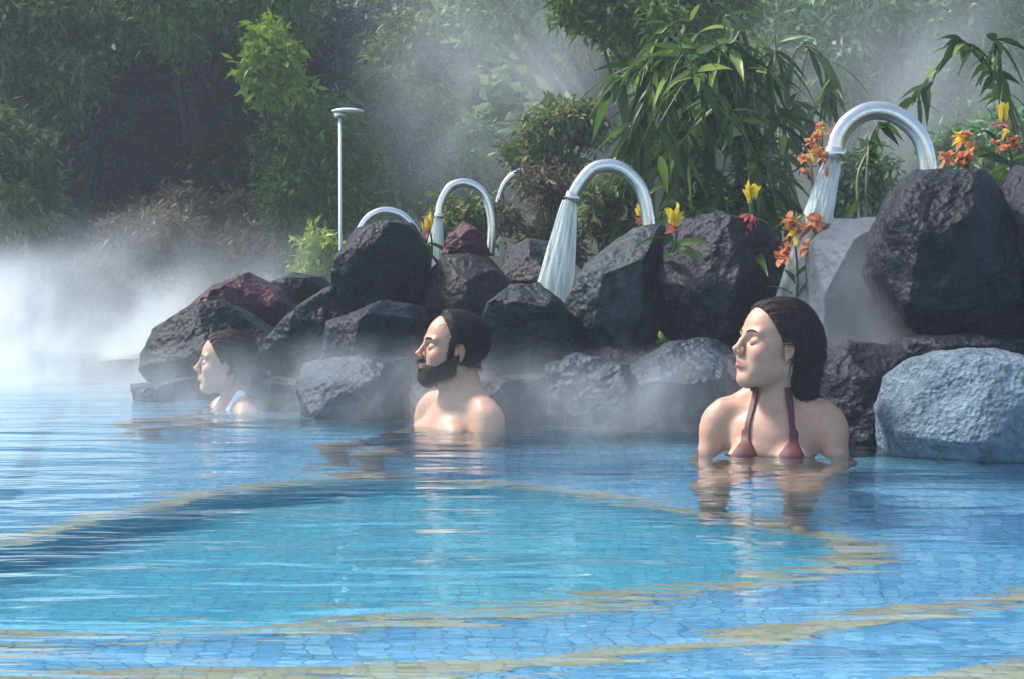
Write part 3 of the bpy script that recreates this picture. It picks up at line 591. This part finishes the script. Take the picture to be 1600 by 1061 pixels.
def person(name_pos, tors, headyaw, pitch, roll, sc_, hs, label, male=False, hair='long', skin='skin_f', suit=None, seatz=-.43, lean=0, neckdx=0, child=False):
    x0, y0 = name_pos; base = np.array([x0, y0, seatz])
    def fr(a, p=0, rl=0):
        f = np.array([-math.sin(a), -math.cos(a), 0]); l = np.array([math.cos(a), -math.sin(a), 0]); z = np.array([0, 0, 1.])
        f2 = f*math.cos(p)+z*math.sin(p); z2 = z*math.cos(p)-f*math.sin(p)
        l2 = l*math.cos(rl)+z2*math.sin(rl); z3 = z2*math.cos(rl)-l*math.sin(rl)
        return np.stack([f2, l2, z3], 1)
    sh = 1.0 if male else .92                     # shoulder breadth
    T = (fr(tors, lean)*sc_, np.zeros(3)); Rh = fr(headyaw, pitch, roll)
    nt_ = T[0]@np.array([.012, 0, .588]); Hd = (Rh*hs, nt_+Rh@np.array([.018, 0, .118])*hs)
    hc = Hd[1]
    def axis(lo, hi, c, fine=.0032, rad=.17, coarse=.0085, lim=None):
        out = [lo]; 
        while out[-1] < hi: out.append(out[-1]+(fine if abs(out[-1]-c) < rad else (.0055 if abs(out[-1]-c) < .32 else coarse)))
        return np.array(out)
    f0 = T[0]@np.array([1, 0, 0]); ex = f0*.62
    xs = axis(min(-.36, ex[0]-.1)*1, max(.36, ex[0]+.2), hc[0]); ys = axis(min(-.36, ex[1]-.2), max(.3, ex[1]+.2), hc[1]); zs = axis(-.48, hc[2]+.2, hc[2], rad=.19)
    B = Field(xs, ys, zs); HI = np.diff([0, 1])
    Tm, Hm = T, Hd
    # scale: radii below are in person units, the frame matrices carry the size
    def e(fr_, c, r, k=.02, cut=False, f=B): q = sc_ if fr_ is Tm else hs; f.ell((fr_[0]/q, fr_[1]), np.array(c, float)*q, np.array(r)*q, k*q, cut)
    def c(fr_, a, b, ra, rb, k=.02, cut=False, f=B): q = sc_ if fr_ is Tm else hs; f.cap((fr_[0]/q, fr_[1]), np.array(a, float)*q, np.array(b, float)*q, ra*q, rb*q, k*q, cut)
    e(Tm, (-.01, 0, .08), (.115, .165, .11)); e(Tm, (0, 0, .22), (.088, .125 if not male else .145, .15), .05)
    e(Tm, (0, 0, .38), (.10, .135*sh, .16), .04); e(Tm, (-.015, 0, .47), (.085, .15*sh, .085), .04)
    for s in (-1, 1):
        if male: e(Tm, (.065, s*.075, .43), (.04, .075, .05), .03)
        else: e(Tm, (.078, s*.068, .385), (.05, .056, .055), .025)
        e(Tm, (-.07, s*.075, .43), (.045, .07, .1), .04)
        c(Tm, (.022, s*.02, .528), (.0, s*.155*sh, .535), .014, .016, .022)
        c(Tm, (-.03, s*.02, .60), (-.025, s*.135*sh, .53), .033, .03, .045)
        c(Tm, (-.012, s*.165*sh, .498), (-.012, s*.178*sh, .47), .048, .048, .035)
        el = (.03, s*.225*sh, .215); wr = (.215, s*.15, .085)
        c(Tm, (-.012, s*.178*sh, .49), el, .043*(1.15 if male else 1), .033, .02); c(Tm, el, wr, .035, .023, .012)
        hp = np.array((.275, s*.135, .07)); e(Tm, hp, (.045, .038, .016), .01)
        for q in range(4):
            a_ = hp+np.array((.035, (q-1.5)*.019, .002)); ln = (.05, .062, .058, .045)[q]
            m_ = a_+np.array((ln*.55, (q-1.5)*.003, .002)); c(Tm, a_, m_, .0085, .008, .004); c(Tm, m_, m_+np.array((ln*.45, 0, -.018)), .008, .007, .003)
        a_ = hp+np.array((-.01, -s*.03, 0)); c(Tm, a_, a_+np.array((.035, -s*.028, 0)), .011, .009, .006); c(Tm, a_+np.array((.035, -s*.028, 0)), a_+np.array((.062, -s*.028, -.008)), .009, .008, .003)
        kn = (.40, s*.12, .015); an = (.37, s*.11, -.35)
        c(Tm, (.0, s*.09, .065), kn, .085, .055, .03); c(Tm, kn, an, .053, .034, .02); c(Tm, an, (.50, s*.12, -.38), .03, .022, .02)
    # neck runs from the torso into the skull
    nr = .061 if male else (.043 if child else .047)
    na = Tm[0]@np.array([-.015, 0, .52]); nb = Hm[1]+Rh@np.array([-.028, 0, -.055])*hs
    B.cap((np.eye(3), np.zeros(3)), na, nb, nr*sc_*1.08, nr*sc_, .035)
    st = Tm[0]@np.array([.03, 0, .525])
    for s in (-1, 1):                              # neck muscles from behind the ears to the collar bones
        B.cap((np.eye(3), np.zeros(3)), Hm[1]+Rh@np.array([-.025, s*.05, -.045])*hs, Tm[0]@np.array([.03, s*.022, .53]), .014*sc_, .011*sc_, .02)
    if male:
        B.cap((np.eye(3), np.zeros(3)), Hm[1]+Rh@np.array([.02, 0, -.12])*hs, Hm[1]+Rh@np.array([.012, 0, -.14])*hs, .012, .012, .014)
    # skull and face
    e(Hm, (-.018, 0, .038), (.094, .074, .084), .01); e(Hm, (.025, 0, .03), (.066, .062, .082), .03)
    e(Hm, (.028, 0, -.035), (.058, .056, .078), .03); e(Hm, (.074, 0, -.098), (.0165, .019 if not male else .024, .016), .022)
    for s in (-1, 1):
        c(Hm, (-.012, s*.054, -.050), (.062, s*.016, -.102), .013, .014, .032); e(Hm, (.045, s*.033, -.062), (.034, .022, .032), .03)
        e(Hm, (.058, s*.040, -.026), (.028, .025, .024), .022)
        c(Hm, (.0845, s*.012, .026), (.074, s*.046, .026), .009 if male else .006, .008, .016)
        e(Hm, (.093, s*.032, .006), (.016, .021, .013), .010, True)
        e(Hm, (.0745, s*.032, .003), (.0145, .0165, .0118), .003)
        e(Hm, (.1035, s*.0095, -.0315), (.010, .0070, .0075), .006)
        e(Hm, (-.008, s*.078, -.006), (.017, .0075, .031), .006); e(Hm, (-.003, s*.086, -.001), (.009, .006, .019), .005, True)
        e(Hm, (-.005, s*.079, -.031), (.009, .006, .010), .006)
    c(Hm, (.088, 0, .022), (.1085, 0, -.020), .0065, .0085, .010); e(Hm, (.1115, 0, -.024), (.0115, .0095, .0085), .006)
    e(Hm, (.100, 0, -.038), (.006, .006, .010), .01)
    e(Hm, (.080, 0, -.060), (.020, .028, .020), .012)
    for a_, z_, r_ in ((0, -.0555, .0056), (0, -.0665, .0064)):
        c(Hm, (.0975, 0, z_), (.090, .019, z_-.001), r_, .0035, .004); c(Hm, (.0975, 0, z_), (.090, -.019, z_-.001), r_, .0035, .004)
    c(Hm, (.1045, -.016, -.0612), (.1045, .016, -.0612), .0022, .0022, .002, True)
    c(Hm, (.096, -.012, -.079), (.096, .012, -.079), .004, .004, .008, True)
    V, Q = nets(B.F, xs, ys, zs)
    root = empty('person', base)
    me = mesh_np('body', V, Q); body = link('body', me, M[skin], root)
    local = (V-Hm[1])@(Rh/hs)  # Rh orthonormal
    L = (V-Hm[1])@Rh/hs; lip = np.clip(1-np.abs(L[:, 2]+.061)/.0105, 0, 1)*np.clip(1-np.abs(L[:, 1])/.024, 0, 1)*(L[:, 0] > .085); lip = np.clip(lip*3.5, 0, 1)
    ck = np.exp(-(((L[:, 0]-.07)/.03)**2+((np.abs(L[:, 1])-.042)/.02)**2+((L[:, 2]+.02)/.018)**2))*.6
    nose = np.exp(-(((L[:, 0]-.115)/.014)**2+(L[:, 1]/.014)**2+((L[:, 2]+.027)/.013)**2))*.45; ear = ((np.abs(L[:, 1]) > .076) & (np.abs(L[:, 2]) < .05))*.4
    col = np.zeros((len(V), 4), np.float32); col[:, 0] = lip*(.55 if male else .9); col[:, 1] = np.clip(ck+nose+ear, 0, 1); col[:, 3] = 1
    at = me.color_attributes.new('tint', 'FLOAT_COLOR', 'POINT'); at.data.foreach_set('color', col.ravel())
    X = np.stack(np.meshgrid(xs, ys, zs, indexing='ij'), -1).astype(np.float32)
    XL = (X-Hm[1])@Rh/hs; XT = X@(np.linalg.inv(Tm[0]).T)
    lx, ly, lz = XL[..., 0], XL[..., 1], XL[..., 2]; tx, ty, tz = XT[..., 0], XT[..., 1], XT[..., 2]
    # hair
    Hf = Field(xs, ys, zs); hx, hy, hz = lx, ly, lz
    strand = .0016*np.sin(np.arctan2(ly, lz+.02)*34+8*lx+1.5*np.sin(lx*45))+.0009*np.sin(np.arctan2(ly, lz+.02)*61+30*lx)
    if hair == 'short':
        reg = np.maximum(lx-.008-np.clip(lz-.0, -.05, .2)*.42, -.045-lz*1.0); reg = np.maximum(reg, -lz*1-.06)
        side = np.abs(ly) > .06; earc = .024-np.sqrt((lx+.006)**2+((lz+.004)*.8)**2)
        off = .007+.006*np.clip(lz/.08, 0, 1)+strand
        rg_ = np.maximum(reg, np.where(side, earc, -1)); rgh = rg_; hf = B.F-np.minimum(off, np.clip(-rg_*.6, -.003, 1))
        V2, Q2 = nets(np.where(np.linalg.norm(XL, axis=-1) < .17, hf, .1).astype(np.float32), xs, ys, zs); VH = V2; link('hair', mesh_np('hair', V2, Q2), M['hair_black'], root)
        # beard: follows the jaw, leaves the lips free
        lipz = .0115-np.sqrt((lz+.061)**2+(np.clip(np.abs(ly)-.015, 0, 1))**2)
        up_ = lz+.058+(np.clip(.062-lx, 0, 1)*-.75)          # cheek line rises to the ear
        must = np.maximum(np.abs(lz+.0475)-.0065, np.abs(ly)-.026); low_ = np.maximum(up_, lipz)
        reg = np.minimum(low_, np.maximum(must, -(lx-.08))); reg = np.maximum(reg, -.132+np.clip(.075-lx, 0, 1)*.62-lz); reg = np.maximum(reg, -.006-lx); reg = np.maximum(reg, lz-.005); reg = np.minimum(reg, np.maximum(np.maximum(np.abs(lx-.020)-.010, np.abs(lz-.004)-.036), .05-np.abs(ly)))
        hf = B.F-np.clip(-reg*.55, -.003, .0062+.003*np.clip((lx-.04)/.05, 0, 1))-strand*.4*np.clip(-reg*60, 0, 1)
        V2, Q2 = nets(np.where(np.linalg.norm(XL, axis=-1) < .17, hf, .1).astype(np.float32), xs, ys, zs); link('beard', mesh_np('beard', V2, Q2), M['beard'], root)
    else:
        e(Hm, (-.024, 0, .043), (.101, .084, .094), .01, f=Hf)
        if hair == 'long':
            e(Hm, (-.078, 0, -.01), (.062, .078, .088), .03, f=Hf)
            for s in (-1, 1):
                hb = Tm[0]@np.array([-.05, s*.055, .50]); Hf.cap((np.eye(3), np.zeros(3)), Hm[1]+Rh@np.array([-.055, s*.050, -.005])*hs, hb, .032, .036, .03)
            hb = Tm[0]@np.array([-.085, 0, .42]); Hf.cap((np.eye(3), np.zeros(3)), Hm[1]+Rh@np.array([-.085, 0, -.02])*hs, hb, .055, .05, .03)
            hb = Tm[0]@np.array([-.03, .10, .525]); Hf.cap((np.eye(3), np.zeros(3)), Hm[1]+Rh@np.array([-.06, .045, .0])*hs, hb, .036, .026, .03)
        else:
            e(Hm, (-.112, 0, -.052), (.038, .042, .036), .008, f=Hf); e(Hm, (-.075, 0, -.03), (.035, .055, .05), .02, f=Hf)
        line = lx-.006-np.clip(lz, 0, .2)*.66; line = np.where(lz < .0, lx+.012, line)
        part = .006-np.sqrt(ly**2+np.clip(.1-lz, 0, 1)**2)
        earc = np.where(np.abs(ly) > .062, .021-np.sqrt((lx+.0)**2+((lz+.012)*.75)**2), -1)
        hf = np.maximum(np.minimum(Hf.F, np.where(lz > -.03, B.F-.008*hs, 1))-strand*1.3, np.where(np.linalg.norm(XL, axis=-1) < .21, np.maximum(line, earc), -1))
        hf = np.maximum(hf, -1)
        V2, Q2 = nets(hf.astype(np.float32), xs, ys, zs); h_o = link('hair', mesh_np('hair', V2, Q2), M['hair_brown'], root)
    # loose strands laid over the hair, following its surface
    G0 = [np.asarray(g) for g in (xs, ys, zs)]
    def samp(Fd, p):
        i = [np.clip(np.searchsorted(g, p[:, a]), 1, len(g)-1) for a, g in enumerate(G0)]; o = 0; ts = [np.clip((p[:, a]-g[i[a]-1])/(g[i[a]]-g[i[a]-1]), 0, 1) for a, g in enumerate(G0)]
        for u in (0, 1):
            for v_ in (0, 1):
                for w2 in (0, 1): o = o+Fd[i[0]-1+u, i[1]-1+v_, i[2]-1+w2]*(ts[0] if u else 1-ts[0])*(ts[1] if v_ else 1-ts[1])*(ts[2] if w2 else 1-ts[2])
        return o
    def grad(Fd, p):
        h = .003; return unit(np.stack([samp(Fd, p+d)-samp(Fd, p-d) for d in np.eye(3)*h], 1))
    def keep(Vs, Rg): return Vs[samp(Rg.astype(np.float32), Vs) < .0018]
    def strands(Vs, Fd, flow, n, steps, step, wd, mat, sd_, lift=.0012, wob=.35):
        rg = np.random.default_rng(sd_); p = Vs[rg.integers(0, len(Vs), n)].copy(); pts = [p.copy()]; wv = rg.normal(size=(n, 3))*wob
        for k in range(steps):
            g = grad(Fd, p); d = flow(p)+wv+rg.normal(size=(n, 3))*.12; d = unit(d-g*(d*g).sum(1)[:, None]*.85); p = p+d*step; f = samp(Fd, p); p = p-g*np.clip(f-lift*rg.uniform(0, 2.5, n), -.004, .004)[:, None]; pts.append(p.copy())
        A = np.stack(pts, 1); g = grad(Fd, A[:, steps//2]); t = unit(np.gradient(A, axis=1)); sdv = unit(np.cross(t, g[:, None, :])); pr = np.sin(np.linspace(.25, math.pi*.97, steps+1))[None, :, None]*wd
        V_ = np.stack([A+sdv*pr, A+g[:, None, :]*wd*.8*pr/wd, A-sdv*pr], 2).reshape(-1, 3); m_ = steps+1; i = np.arange(n)[:, None]*m_*3; F_ = []
        for k in range(steps):
            for a in (0, 1): F_.append(i+np.array([[k*3+a, k*3+a+1, k*3+a+4, k*3+a+3]]))
        link('hair_strands', mesh_np('hair_strands', V_, np.concatenate(F_)), mat, root)
    back_dir = Rh@np.array([-1, 0, 0]); dn = np.array([0, 0, -1.])
    fieldh = (hf if hair != 'short' else hf)
    if hair == 'short':
        hh = B.F-.011*hs; strands(keep(V2, reg), (B.F-.006*hs).astype(np.float32), lambda p: np.array([0, 0, -.6])-back_dir*.3, 2600, 3, .0034, .0005, M['beard'], 3, .002, .8)
        strands(keep(VH, rgh), hh, lambda p: np.tile(back_dir*.8, (len(p), 1))+dn*.35, 1500, 5, .006, .0009, M['hair_black'], 4, .002, .5)
    else:
        strands(V2, hf, lambda p: back_dir*np.clip((((p-Hm[1])@Rh/hs)[:, 2:3]+.02)*14, 0, 1)+dn*.75, 1900, 12 if hair == 'long' else 8, .011 if hair == 'long' else .007, .0013, M['hair_brown'], 5, .002, .28)
    # closed eyelids and brows
    def surf_x(yy, zz):
        for xx in np.arange(.14, .03, -.0012):
            p = Hm[1]+Rh@np.array([xx, yy, zz])*hs; i = [int(np.clip(np.searchsorted(g, q), 1, len(g)-1)) for g, q in zip((xs, ys, zs), p)]
            if B.F[i[0], i[1], i[2]] < 0: return xx
        return .06
    for s in (-1, 1):
        for nm, ypts, zf, r_, off in (('eyelashes', np.linspace(.018, .047, 9), lambda t: -.003-.0042*math.sin(math.pi*t), .0013, .0005), ('eyebrow', np.linspace(.012, .052, 9), lambda t: .0235+.008*math.sin(math.pi*min(1, t*.85+.05)), .0036 if male else .0024, .0004)):
            pth = []
            for i, y_ in enumerate(ypts):
                t = i/8; z_ = zf(t); pth.append(Hm[1]+Rh@np.array([surf_x(s*y_, z_)+off, s*y_, z_])*hs)
            pth = np.array(pth); pth[1:-1] = (pth[:-2]+pth[1:-1]*2+pth[2:])/4
            b = MB(); b.tube(pth, [r_*.4, r_*.9, r_, r_, r_, r_, r_*.9, r_*.7, r_*.3], 6); b.build(nm, M['hair_black'], root)
    # swimwear hugs the body
    def shell(nm, reg, off, mat, mask=None):
        hf = np.maximum(B.F-off, reg).astype(np.float32); V2, Q2 = nets(hf, xs, ys, zs)
        if len(V2): link(nm, mesh_np(nm, V2, Q2), mat, root)
    def seg2(yy, zz, a, b, r_):
        a = np.array(a); b = np.array(b); ba = b-a; h = np.clip(((yy-a[0])*ba[0]+(zz-a[1])*ba[1])/(ba@ba), 0, 1); return np.hypot(yy-a[0]-h*ba[0], zz-a[1]-h*ba[1])-r_
    if suit:
        ay = np.abs(ty)
        if suit == 'halter':
            reg = np.minimum(seg2(ay, tz, (.046, .60), (.068, .46), .0085), seg2(ay, tz, (.068, .47), (.066, .41), .013)); reg = np.minimum(reg, seg2(ay, tz, (.046, .60), (.042, .62), .0085)); reg = np.maximum(reg, -tx-.01)
            cup = np.maximum(np.hypot((ay-.066), (tz-.385)*.9)-.066, -tx); cup = np.maximum(cup, tz-.47+np.abs(ay-.066)*1.6)
            shell('swimsuit_top', np.maximum(np.minimum(reg, cup), tz-.598), .0055, M[mtl]) if False else shell('swimsuit_top', np.maximum(np.minimum(reg, cup), tz-.60), .0065, M['suit_maroon'])
            shell('swimsuit_bottom', np.maximum(tz-.17, tx-.07), .006, M['suit_maroon'])
        if suit == 'one_piece':
            reg = np.minimum(seg2(ay, tz, (.085, .60), (.075, .44), .012), np.maximum(tz-.45, ay-.16)); reg = np.maximum(reg, tx-.11); reg = np.maximum(reg, ay-.155)
            shell('swimsuit', reg, .0065, M['suit_white'])
        if suit == 'trunks':
            shell('swim_trunks', np.maximum(tz-.19, tx-.30), .011, M['suit_navy'])
    tag(root, label, 'person', 'bathers sitting in the hot pool'); root['person_size'] = 1.0
    return root
M['skin_f'] = skinmat('fair skin', (.47, .27, .185), (.38, .10, .09)); M['skin_m'] = skinmat('tanned skin', (.44, .25, .16), (.34, .13, .10))
M['hair_black'] = hairmat('black hair', (.006, .005, .005), (.03, .022, .02)); M['hair_brown'] = hairmat('dark brown hair', (.010, .006, .006), (.05, .028, .024))
M['beard'] = hairmat('brown black beard', (.010, .006, .004), (.045, .026, .018)); M['suit_maroon'] = simple('maroon cloth', (.09, .012, .018), .6, bump=.001, nscale=200); M['suit_white'] = simple('white cloth', (.75, .74, .74), .6); M['suit_navy'] = simple('navy cloth', (.02, .03, .07), .7)
def at(px, Y): return (P(px, 600, Y)[0], Y)
person(at(1208, 4.67), R(16), R(70), R(10), R(0), 1.0, 1.06, 'woman with long dark hair and maroon halter swimsuit, eyes closed, near the pale rock', seatz=-.412, suit='halter')
person(at(712, 5.42), R(56), R(74), R(8), R(0), 1.02, 1.01, 'bearded man with short black hair and bare shoulders, face turned left', male=True, hair='short', skin='skin_m', suit='trunks', seatz=-.466)
person(at(360, 6.15), R(60), R(80), R(4), R(0), .92, .95, 'person with dark hair in a low bun, in water up to the neck', hair='bun', suit='one_piece', seatz=-.487, child=True)

# ---------------------------------------------------------------- air and steam
def volbox(name, lo, hi, dens, col=(.9, .95, 1)):
    lo = np.array(lo, float); hi = np.array(hi, float); c = (lo+hi)/2; h = (hi-lo)/2
    b = MB(); V = [(sx*h[0], sy*h[1], sz*h[2]) for sx in (-1, 1) for sy in (-1, 1) for sz in (-1, 1)]
    b.add(V, [(0, 1, 3, 2), (4, 6, 7, 5), (0, 4, 5, 1), (2, 3, 7, 6), (0, 2, 6, 4), (1, 5, 7, 3)])
    m = N(name); pv = m.n('ShaderNodeVolumePrincipled', {'Color': (*col, 1), 'Density': dens, 'Anisotropy': .2}); m.t.links.new(pv.outputs[0], m.out.inputs['Volume'])
    o = b.build(name, m.m, loc=None, smooth=False); o.location = c; return m, pv, o
m_, pv, o = volbox('haze', (-75, -9, -3), (75, 95, 22), .0045); tag(o, kind='stuff')
def steam(c, rad, dens, label, scale=1.6, seed=0, thr=.42, col=(.93, .97, 1)):
    V, F = ico(3); me = mesh_np('steam', V*np.array(rad)*1.0, F); m = N('steam'); 
    g = m.n('ShaderNodeTexCoord').outputs['Object']
    nz = m.noise(scale, 4, .6, m.n('ShaderNodeMapping', {'Vector': g, 'Location': (seed*3.1, seed*1.7, 0), 'Scale': (1, 1, .8)}).outputs[0], .8)
    mp = m.n('ShaderNodeMapping', {'Vector': g}); mp.inputs['Scale'].default_value = [1/r for r in rad]
    ln = m.n('ShaderNodeVectorMath', {0: mp.outputs[0]}, operation='LENGTH').outputs['Value']
    fall = m.n('ShaderNodeMapRange', {'Value': ln, 'From Min': .15, 'From Max': 1.0, 'To Min': 1, 'To Max': 0}, interpolation_type='SMOOTHSTEP').outputs[0]
    nn = m.n('ShaderNodeMapRange', {'Value': nz, 'From Min': thr, 'From Max': .72, 'To Min': .05, 'To Max': 1}, interpolation_type='SMOOTHSTEP').outputs[0]
    d = m.n('ShaderNodeMath', {0: m.n('ShaderNodeMath', {0: fall, 1: nn}, operation='MULTIPLY').outputs[0], 1: dens}, operation='MULTIPLY').outputs[0]
    pv = m.n('ShaderNodeVolumePrincipled', {'Color': (*col, 1), 'Density': d, 'Anisotropy': .2}); m.t.links.new(pv.outputs[0], m.out.inputs['Volume'])
    o = link('steam', me, m.m, loc=c); tag(o, label, 'steam', kind='stuff')
steam(P(30, 565, 8.2), (2.1, 2.2, .66), 5.5, 'dense white steam lying on the water at the left edge', 1.3, 1)
steam(P(190, 450, 8.9), (2.1, 1.1, .55), .75, 'thin steam drifting in front of the far bank', 1.2, 2)
steam(P(800, 160, 10.8), (1.4, 1.5, 1.3), .5, 'tall plume of steam rising in the top centre', 1.1, 3)
steam(P(1440, 230, 7.9), (1.6, 1.1, 1.1), .7, 'steam behind the rightmost spout and the black boulder', 1.2, 4)
steam(P(1340, 520, 5.2), (.32, .4, .45), 1.6, 'wisp of steam in front of the smooth grey slab', 3, 5)
steam(P(560, 620, 5.75), (1.8, .55, .26), 2.5, 'low steam hanging at the foot of the rocks on the left and centre', 2.4, 6)
steam(P(1010, 640, 5.2), (1.05, .4, .24), 2.4, 'thin steam at the waterline rocks between the man and the woman', 2.6, 7)
